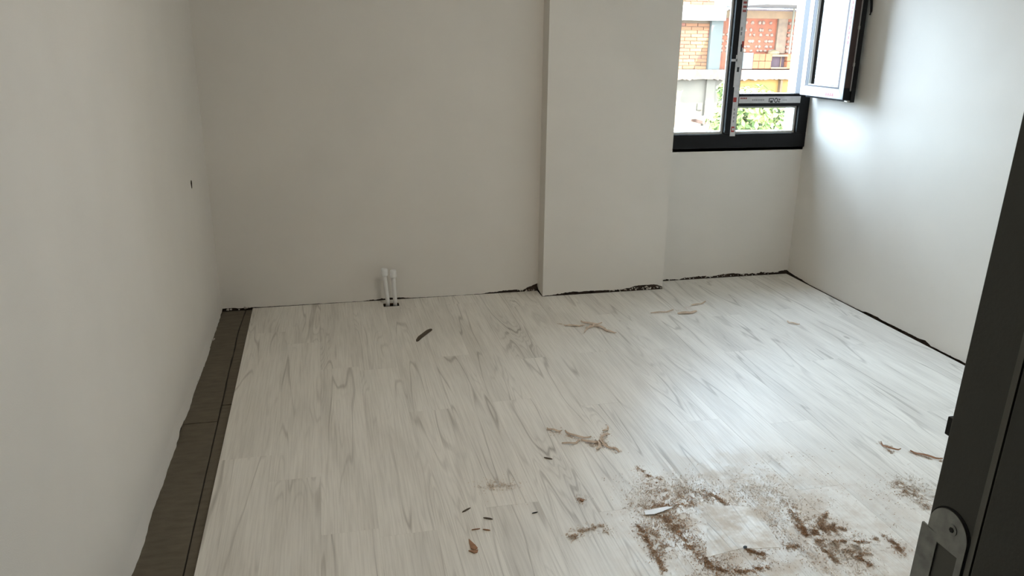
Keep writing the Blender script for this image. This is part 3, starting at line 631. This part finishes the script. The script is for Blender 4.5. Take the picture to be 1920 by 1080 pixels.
# sawdust: thousands of flat flakes
STROKES = [  # polyline, half width, flakes, palette
    ([(1.107, 2.407), (1.127, 2.329), (1.179, 2.282), (1.219, 2.255)], .050, 1100, 'bbt'),
    ([(1.033, 2.278), (1.044, 2.208), (1.077, 2.168), (1.091, 2.133)], .045, 900, 'bbtp'),
    ([(1.05, 2.25), (1.12, 2.25), (1.20, 2.24)], .020, 500, 'bb'),
    ([(1.086, 2.166), (1.087, 2.103), (1.091, 2.026), (1.098, 1.953), (1.108, 1.888), (1.123, 1.856)], .018, 1300, 'bbbd'),
    ([(1.07, 2.20), (1.088, 2.15), (1.10, 2.10)], .028, 700, 'bdb'),
    ([(.965, 2.16), (.969, 2.097), (.962, 2.025), (.957, 1.916)], .012, 800, 'bbd'),
    ([(1.0, 2.13), (1.01, 2.05), (1.0, 1.98)], .020, 500, 'bbt'),
    ([(1.113, 1.947), (1.118, 1.908), (1.14, 1.879), (1.18, 1.867)], .008, 700, 'ddb'),
    ([(1.182, 1.854), (1.232, 1.861), (1.288, 1.86)], .008, 420, 'bbd'),
    ([(1.283, 2.321), (1.309, 2.265), (1.33, 2.204)], .010, 420, 'bbt'),
    ([(1.20, 2.35), (1.26, 2.30), (1.30, 2.23)], .030, 600, 'tpb'),
    ([(1.265, 1.954), (1.287, 1.941), (1.309, 1.922)], .010, 420, 'dbd'),
    ([(1.39, 1.944), (1.413, 1.939), (1.451, 1.937)], .008, 220, 'bbt'),
    ([(1.549, 2.167), (1.535, 2.103), (1.517, 2.041), (1.505, 1.991)], .013, 800, 'bbt'),
    ([(1.513, 2.026), (1.505, 1.982)], .007, 420, 'dd'),
    ([(1.535, 1.99), (1.589, 2.01), (1.622, 1.997)], .014, 900, 'bdb'),
    ([(1.58, 2.028), (1.627, 2.066), (1.656, 2.086)], .010, 420, 'bbt'),
    ([(1.589, 2.01), (1.644, 2.014), (1.652, 1.981)], .014, 420, 'bt'),
    ([(1.56, 2.06), (1.60, 2.04)], .030, 260, 'tt'),
    ([(1.525, 1.953), (1.589, 1.934), (1.69, 1.906)], .004, 600, 'bdb'),
    ([(1.523, 1.951), (1.519, 1.89), (1.52, 1.834)], .012, 700, 'bbt'),
    ([(1.569, 1.935), (1.588, 1.875), (1.648, 1.848)], .010, 500, 'bt'),
    ([(1.56, 1.93), (1.56, 1.87), (1.60, 1.84)], .030, 600, 'tpt'),
    ([(1.64, 1.91), (1.63, 1.87)], .030, 400, 'tp'),
    ([(1.596, 1.859), (1.617, 1.799)], .007, 320, 'bd'),
    ([(1.774, 1.902), (1.766, 1.866), (1.76, 1.832)], .013, 420, 'bbd'),
    ([(1.718, 1.915), (1.765, 1.929)], .006, 160, 'bt'),
    ([(2.042, 2.208), (2.021, 2.137), (2.057, 2.111)], .032, 900, 'ttb'),
    ([(2.035, 2.098), (2.027, 2.047), (2.021, 2.021)], .018, 300, 'tpb'),
    ([(2.10, 2.22), (2.08, 2.12)], .05, 400, 'pt'),
    ([(2.243, 2.399), (2.28, 2.352), (2.323, 2.304)], .006, 200, 'bt'),
    ([(2.178, 2.494), (2.193, 2.454), (2.166, 2.406)], .010, 200, 'bt'),
    ([(.489, 2.502), (.553, 2.514), (.598, 2.489)], .028, 420, 'tpt'),
    ([(.727, 2.165), (.767, 2.172), (.848, 2.185), (.845, 2.139)], .012, 380, 'ttb'),
    ([(.735, 2.155), (.725, 2.135)], .012, 160, 'tb'),
    ([(1.11, 2.524), (1.124, 2.45), (1.164, 2.414)], .008, 220, 'bt'),
    ([(.817, 2.359), (.825, 2.34)], .008, 120, 'bd'),
    ([(1.253, 4.129), (1.331, 4.068), (1.423, 4.05)], .012, 140, 'tb'),
    ([(1.424, 4.104), (1.475, 4.013), (1.512, 3.91)], .020, 260, 'tpb'),
    ([(1.877, 4.184), (2.008, 4.188), (2.205, 4.281)], .010, 160, 'tp'),
    ([(.845, 2.893), (.916, 2.816), (.993, 2.73)], .010, 200, 'tb'),
    ([(.983, 2.701), (1.042, 2.77), (1.091, 2.807)], .012, 220, 'tb'),
    ([(1.042, 2.77), (1.051, 2.695), (1.078, 2.645)], .012, 200, 'tb'),
    ([(1.48, 2.33), (1.55, 2.16)], .06, 500, 'ptp'),
]
def inpoly(p, poly):
    c_ = False; n = len(poly)
    for i in range(n):
        a, b = poly[i], poly[(i + 1) % n]
        if (a[1] > p[1]) != (b[1] > p[1]) and p[0] < (b[0] - a[0]) * (p[1] - a[1]) / (b[1] - a[1]) + a[0]: c_ = not c_
    return c_
OFFC = [(1.254, 2.224), (1.394, 2.187), (1.407, 2.06), (1.391, 1.943), (1.300, 1.953), (1.262, 1.966), (1.118, 1.946)]
dustb = MB(); PALI = {'b': 0, 'd': 1, 't': 2, 'p': 3}
def flake(x, y, mi, sz):
    z = .0006 + random.random() * .0022
    if inpoly((x, y), OFFC):
        return
    a = random.uniform(0, PI); l = sz * random.uniform(.5, 1.6); w_ = sz * random.uniform(.25, .6); tl = random.uniform(-.35, .35)
    ux, uy = math.cos(a) * l, math.sin(a) * l; vx, vy = -math.sin(a) * w_, math.cos(a) * w_
    k = len(dustb.v); h1 = l * tl * .5
    dustb.v += [(x - ux, y - uy, max(.0003, z - h1)), (x + vx, y + vy, z + .0008), (x + ux, y + uy, max(.0003, z + h1)), (x - vx, y - vy, max(.0003, z - .0004))]
    dustb.f.append((k, k + 3, k + 2, k + 1)); dustb.mi.append(mi)
for pl_, hw, n, pal in STROKES:
    seg = [(Vector(a), Vector(b)) for a, b in zip(pl_, pl_[1:])]; lens = [(b - a).length for a, b in seg]; tot = sum(lens)
    for _ in range(int(n * 2.3)):
        r = random.random() * tot; i = 0
        while r > lens[i] and i < len(seg) - 1: r -= lens[i]; i += 1
        k_ = random.choice((.45, .8, 1.5)); p = seg[i][0].lerp(seg[i][1], r / lens[i]) + Vector((random.gauss(0, hw * k_), random.gauss(0, hw * k_)))
        if noise.noise(Vector((p.x * 45, p.y * 45, 4.0))) * 1.1 + noise.noise(Vector((p.x * 130, p.y * 130, 8.0))) * .5 + .52 < random.random(): continue
        flake(p.x, p.y, PALI[random.choice(pal)], .0026)
# thin spread over the dusty zone, in broken arcs
for _ in range(60000):
    x = random.uniform(.93, 1.95); y = random.uniform(1.70, 2.50)
    den = noise.fractal(Vector((x * 9, y * 9, 1.3)), 1.0, 2.0, 5) * .75 + .28
    cl = math.hypot((x - 1.25) / .42, (y - 1.98) / .38); den *= max(0, 1.25 - cl) + .12
    if random.random() < den and not (x < .985 - (2.238 - y) * .13 and y < 2.24):
        flake(x, y, random.choices((0, 1, 2, 3), (.30, .06, .36, .28))[0], .0026)
sd = dustb.build('sawdust', [BROWN, DKBROWN, TAN, PALE]); tag(sd, 'brown and tan sawdust swept in arcs over the floor at lower right', 'sawdust', kind='stuff')
# crumbs of broken plaster along the skirting gap
cr = MB()
def crumb(x, y, z, r):
    bm = bmesh.new(); bmesh.ops.create_icosphere(bm, subdivisions=1, radius=r)
    for v in bm.verts: v.co *= random.uniform(.6, 1.25); v.co.z *= .7; v.co += Vector((x, y, z))
    cr.bm(bm, random.choice((0, 0, 1)))
for _ in range(46): x = random.uniform(1.75, 2.12); crumb(x, YC + random.uniform(-.004, .012), random.uniform(.002, .022), random.uniform(.003, .009))
for _ in range(40): x = random.uniform(2.2, 3.1); crumb(x, YW + random.uniform(-.004, .01), random.uniform(.002, .016), random.uniform(.003, .008))
for _ in range(16): x = random.uniform(-.65, -.45); crumb(x, YB + random.uniform(-.014, .006), random.uniform(-.006, .012), random.uniform(.004, .011))
for _ in range(20): x = random.uniform(1.15, 1.29); crumb(x, YB + random.uniform(-.006, .01), random.uniform(.002, .016), random.uniform(.003, .007))
for _ in range(8): crumb(XL - random.uniform(0, .012), random.uniform(3.6, 4.75), -.002, random.uniform(.003, .007))
tag(cr.build('plaster_crumbs', [PLASTER, WALL]), 'broken plaster crumbs along the foot of the walls', 'plaster', kind='stuff')

# ---------------------------------------------------------------- outside: unfinished building across the yard
FY = 25.0; K = FY / 13.0
def ex(x): return x * K
def ez(z): return 1.6 + (z - 1.6) * K
ALB = 0.115
def em(name, c, **kw): return mat(name, tuple(v * ALB for v in c), 0.9, **kw)
BRICKS = [em('orange_brick', (.78, .25, .06), var=.15, vscale=9), em('pale_brick', (.85, .36, .11), var=.15, vscale=9), em('red_brick', (.68, .17, .06), var=.15, vscale=9)]
MORT = em('mortar', (.55, .30, .14), var=.15, vscale=12)
BLOCK = em('clay_block', (.92, .22, .06), var=.18, vscale=5)
BLOCK2 = em('orange_clay_block', (1.15, .34, .08), var=.15, vscale=5)
CONC = em('pale_concrete', (.90, .50, .22), var=.12, vscale=4)
CONC2 = em('weathered_concrete', (.72, .43, .23), var=.22, vscale=6)
EW = em('white_slab', (.85, .80, .72), var=.03)
CREAM = em('cream_paint', (.46, .42, .34), var=.04)
BEIGE = em('beige_plaster', (.58, .42, .28), var=.10, vscale=2)
OCHRE = em('ochre_wall', (1.0, .46, .045), var=.14, vscale=2)
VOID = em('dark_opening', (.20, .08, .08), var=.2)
POLEM = em('cream_pole', (.80, .66, .42), var=.04)
DAB = em('mortar_dab', (.98, .58, .36), var=.12, vscale=10)
OLIVE = em('olive_plate', (.40, .34, .18), var=.1)
TILE = em('roof_tile', (.72, .32, .18), var=.2, vscale=8)
LEAF = em('leaf', (.50, .72, .09), var=.35, vscale=3)
LEAF2 = em('light_leaf', (1.2, 1.2, .24), var=.25, vscale=3)
BARK = em('bark', (.22, .15, .09), var=.3)
GRND = em('yard_ground', (.50, .46, .40), var=.15, vscale=.8)
g = MB(); g.box((-60, 5.0, -5.3), (90, 90, -5.0)); tag(g.build('ground', [GRND]), 'pale yard ground between the buildings', kind='structure')
bl = empty('unfinished_building', (ex(7), FY, -5.0))
def part(name, m_, boxes, parent=bl, bev=0.0):
    b = MB()
    for (x0, x1, z0, z1, y0, y1) in boxes: b.box((x0 - bl.location.x, y0 - FY, z0 + 5.0), (x1 - bl.location.x, y1 - FY, z1 + 5.0), 0, bev)
    return b.build(name, m_, parent)
tag(bl, 'unfinished red brick building with concrete frame seen through the window', 'building')
# left bay brickwork, each brick laid
bw = part('brick_wall', MORT, [(ex(5.2), ex(6.50), ez(1.075), ez(1.885), FY + .03, FY + .3), (ex(5.2), ex(6.56), ez(2.13), ez(3.1), FY + .03, FY + .3)])
bh, bwid = .112, .43; bricks_me = []
for mt in BRICKS:
    b = MB(); b.box((0, 0, 0), (bwid - .018, .12, bh - .016), 0, .006); bricks_me.append(b.mesh('brick', [mt]))
    b = MB(); b.box((0, 0, 0), (bwid / 2 - .018, .12, bh - .016), 0, .006); bricks_me.append(b.mesh('brick', [mt]))
def lay(x0, x1, z0, z1):
    r = 0; z = z0
    while z + bh <= z1 + .03:
        x = x1
        first = (r % 2 == 1)
        while x > x0:
            wd = bwid / 2 if first else bwid; first = False
            x -= wd
            k = random.choices((0, 1, 2), (.5, .3, .2))[0] * 2 + (1 if wd < bwid else 0)
            link('brick', bricks_me[k], bw, (x + .01 - bl.location.x, random.uniform(-.012, .008), z + random.uniform(-.006, .006) + 5.0))
        r += 1; z += bh
lay(ex(5.85), ex(6.495), ez(1.09), ez(1.875)); lay(ex(5.85), ex(6.555), ez(2.135), ez(2.32))
part('floor_slab', EW, [(ex(5.2), ex(6.72), ez(1.885), ez(2.13), FY - .25, FY + .3)])
part('white_column', CREAM, [(ex(6.50), ex(6.715), ez(1.075), ez(1.885), FY - .12, FY + .3)])
bk = part('block_wall', BLOCK, [(ex(6.71), ex(9.5), ez(1.0), ez(1.94), FY + .06, FY + .35)])
part('ring_beam', CONC, [(ex(6.72), ex(9.5), ez(1.935), ez(2.06), FY - .05, FY + .35)])
part('roof_edge', em('pink_roof_edge', (.60, .38, .36)), [(ex(6.9), ex(9.5), ez(2.06), ez(2.085), FY - .15, FY + .35)])
part('roof_overhang', EW, [(12.93, 19.0, 2.58, 2.80, FY - 2.7, FY + .35)])
part('concrete_pillar', CONC2, [(ex(7.785), ex(7.965), ez(1.36), ez(1.94), FY - .03, FY + .3)])
part('concrete_pillar', CONC2, [(ex(8.8), ex(8.98), ez(1.36), ez(1.94), FY - .03, FY + .3)])
b = MB(); b.tube([(ex(7.985) - bl.location.x, -.25, ez(1.36) + 5), (ex(7.985) - bl.location.x, -.25, 2.6 + 5)], .035, 12); b.build('pole', POLEM, bl)
# mortar squeezed out of the block joints
dab = MB(); random.seed(21)
for zrow, xs in ((1.865, [7.19, 7.31, 7.45, 7.52, 7.66]), (1.745, [7.18, 7.29, 7.47, 7.51, 7.66]), (1.665, [7.14, 7.28, 7.36, 7.49, 7.61, 7.70]), (1.56, [7.13, 7.29, 7.34, 7.47, 7.60, 7.66, 7.71]), (1.47, [7.12, 7.20, 7.27, 7.42, 7.48, 7.62, 7.70]), (1.40, [7.13, 7.20, 7.33, 7.46, 7.52, 7.6, 7.7, 7.74])):
    for x in xs + [6.76, 6.86, 8.03, 8.12, 8.3, 8.45, 8.6]:
        if x < 6.9 and zrow > 1.7: continue
        bm = bmesh.new(); bmesh.ops.create_icosphere(bm, subdivisions=2, radius=1)
        rx, rz = random.uniform(.045, .075), random.uniform(.04, .07)
        for v in bm.verts:
            v.co *= 1 + .3 * noise.noise(v.co * 1.7 + Vector((x * 50, zrow * 30, 0)))
            v.co = Vector((v.co.x * rx + ex(x + random.uniform(-.001, .001)) - bl.location.x, v.co.y * .06 + .06, v.co.z * rz + ez(zrow) + 5))
        dab.bm(bm)
o = dab.build('mortar_dabs', [DAB], bk, smooth=True); o['kind'] = 'stuff'
# balcony parapet of clay blocks around a dark opening
part('parapet_panel', CREAM, [(ex(7.10), ex(7.285), ez(1.10), ez(1.37), FY - .30, FY - .1)])
for x0, x1 in ((7.29, 7.40), (7.405, 7.52), (7.525, 7.645), (7.945, 8.06), (8.065, 8.18), (8.185, 8.30), (8.305, 8.42)):
    for z0, z1 in ((1.105, 1.23), (1.235, 1.355)):
        part('parapet_block', BLOCK2, [(ex(x0), ex(x1), ez(z0), ez(z1), FY - .30 + random.uniform(-.02, .02), FY - .1)], bev=.01)
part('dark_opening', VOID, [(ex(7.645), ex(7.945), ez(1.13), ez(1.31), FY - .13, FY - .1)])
part('opening_lintel', CONC, [(ex(7.64), ex(7.95), ez(1.31), ez(1.345), FY - .32, FY - .1)])
part('opening_sill', CONC, [(ex(7.64), ex(7.95), ez(1.105), ez(1.13), FY - .32, FY - .1)])
part('opening_bar', CONC, [(ex(7.862), ex(7.872), ez(1.13), ez(1.31), FY - .17, FY - .14)])
# cement bag on the parapet
bm = bmesh.new(); bmesh.ops.create_icosphere(bm, subdivisions=3, radius=1)
for v in bm.verts:
    v.co *= 1 + .22 * noise.noise(v.co * 2.2); v.co = Vector((v.co.x * .20, v.co.y * .12, max(-.6, v.co.z) * .09))
b = MB(); b.bm(bm); tag(b.build('cement_bag', [em('yellow_sack', (.85, .55, .22), var=.3, vscale=8)], None, (ex(7.70), FY - .2, ez(1.345) + .052), smooth=True), 'crumpled yellow sack lying on the brick parapet outside', 'sack')
# spilled-mortar slab edge
b = MB(); n = 160; xs0, xs1 = ex(5.2), ex(9.5)
for i in range(n + 1):
    x = xs0 + (xs1 - xs0) * i / n - bl.location.x; dr = abs(noise.noise(Vector((x * 5, 0, 0)))) * .14 + abs(noise.noise(Vector((x * 17, 2, 0)))) * .05
    zt_ = ez(1.085) + 5; zb_ = ez(.935) - dr * .8 + 5
    b.v += [(x, -.34, zt_), (x, -.34 + noise.noise(Vector((x * 8, 7, 0))) * .04, (zt_ + zb_) / 2), (x, -.33, zb_), (x, .3, zb_), (x, .3, zt_)]
for i in range(n):
    for k in range(5): p_ = i * 5; b.f.append((p_ + k, p_ + (k + 1) % 5, p_ + 5 + (k + 1) % 5, p_ + 5 + k)); b.mi.append(0)
b.build('slab_edge', [em('spilled_mortar', (.72, .46, .30), var=.30, vscale=7)], bl)
part('lower_wall', BEIGE, [(ex(5.0), ex(7.10), -5, ez(.93), FY + .0, FY + .3)])
part('wall_pilaster', BEIGE, [(ex(6.505), ex(6.665), -5, ez(.93), FY - .10, FY + .0)])
part('wall_plate', OLIVE, [(ex(6.375), ex(6.47), ez(.40), ez(.51), FY - .05, FY + .0)])
part('ochre_wall', OCHRE, [(ex(7.10), ex(9.5), -5, ez(.92), FY - .1, FY + .3)])
part('brown_post', em('brown_post', (.50, .26, .08)), [(ex(7.885), ex(7.925), -5, ez(.91), FY - .25, FY - .1)])
# low tiled lean-to with white parapet in front
lt = empty('lean_to', (11.6, 23.6, -5)); tag(lt, 'low white lean-to with an orange tiled roof below the plaster wall outside', 'shed')
def lpart(name, m_, a, b_, bev=0.0):
    q_ = MB(); q_.box((a[0] - 11.6, a[1] - 23.6, a[2] + 5), (b_[0] - 11.6, b_[1] - 23.6, b_[2] + 5), 0, bev); return q_.build(name, m_, lt)
lpart('shed_wall', CREAM, (10.4, 22.9, -5), (12.62, 23.4, -1.16)); lpart('coping', EW, (10.3, 22.8, -1.16), (12.7, 23.5, -1.08))
for i in range(9): lpart('roof_tile', TILE, (11.75 + i * .10, 23.45, -1.02 - .01 * (i % 2)), (11.84 + i * .10, 24.3, -.90 - .01 * (i % 2)), .02)
lpart('roof_ridge', EW, (11.5, 23.9, -.90), (12.65, 24.2, -.83))

# tree in the yard
def tree(loc, h, rad, n, seed, lab):
    random.seed(seed); r = empty('yard_tree', loc)
    t = MB(); t.tube([(0, 0, 0), (.05, .03, h * .3), (.0, .0, h * .62), (.1, 0, h * .85)], [.13, .11, .08, .03], 10)
    for k in range(7):
        a = k * 2.4; z = h * (.45 + .05 * k); t.tube([(0, 0, z), (math.cos(a) * rad * .4, math.sin(a) * rad * .4, z + .3), (math.cos(a) * rad * .75, math.sin(a) * rad * .75, z + .7)], [.05, .035, .012], 6)
    t.build('trunk', BARK, r)
    c_ = MB()
    blobs = [(Vector((random.uniform(-1, 1) * rad * .65, random.uniform(-1, 1) * rad * .65, h - rad * .8 + random.uniform(-.8, .75) * rad)), random.uniform(.35, .6) * rad) for _ in range(14)]
    for _ in range(n):
        ce, br = random.choice(blobs); dv = Vector((random.gauss(0, 1), random.gauss(0, 1), random.gauss(0, 1))).normalized()
        p = ce + dv * br * random.uniform(.65, 1.05)
        nr = (dv + Vector((random.uniform(-.7, .7), random.uniform(-.7, .7), random.uniform(0, .9)))).normalized()
        u = nr.orthogonal().normalized(); u.rotate(Matrix.Rotation(random.uniform(0, 2 * PI), 3, nr)); w_ = nr.cross(u); l = random.uniform(.05, .10); wd = l * .45
        k = len(c_.v); c_.v += [tuple(p - u * l), tuple(p + w_ * wd + nr * .008), tuple(p + u * l), tuple(p - w_ * wd + nr * .008)]
        c_.f += [(k, k + 1, k + 2), (k, k + 2, k + 3)]; mi_ = random.choice((0, 0, 1)); c_.mi += [mi_, mi_]
    c_.build('foliage', [LEAF, LEAF2], r)
    tag(r, lab, 'tree')
tree((8.55, 14.6, -5), 5.35, .85, 7000, 5, 'bushy green tree in the yard behind the lower right pane')
tree((9.7, 17.6, -5), 5.55, .55, 2600, 9, 'slender yellow-green tree tip against the ochre wall outside')
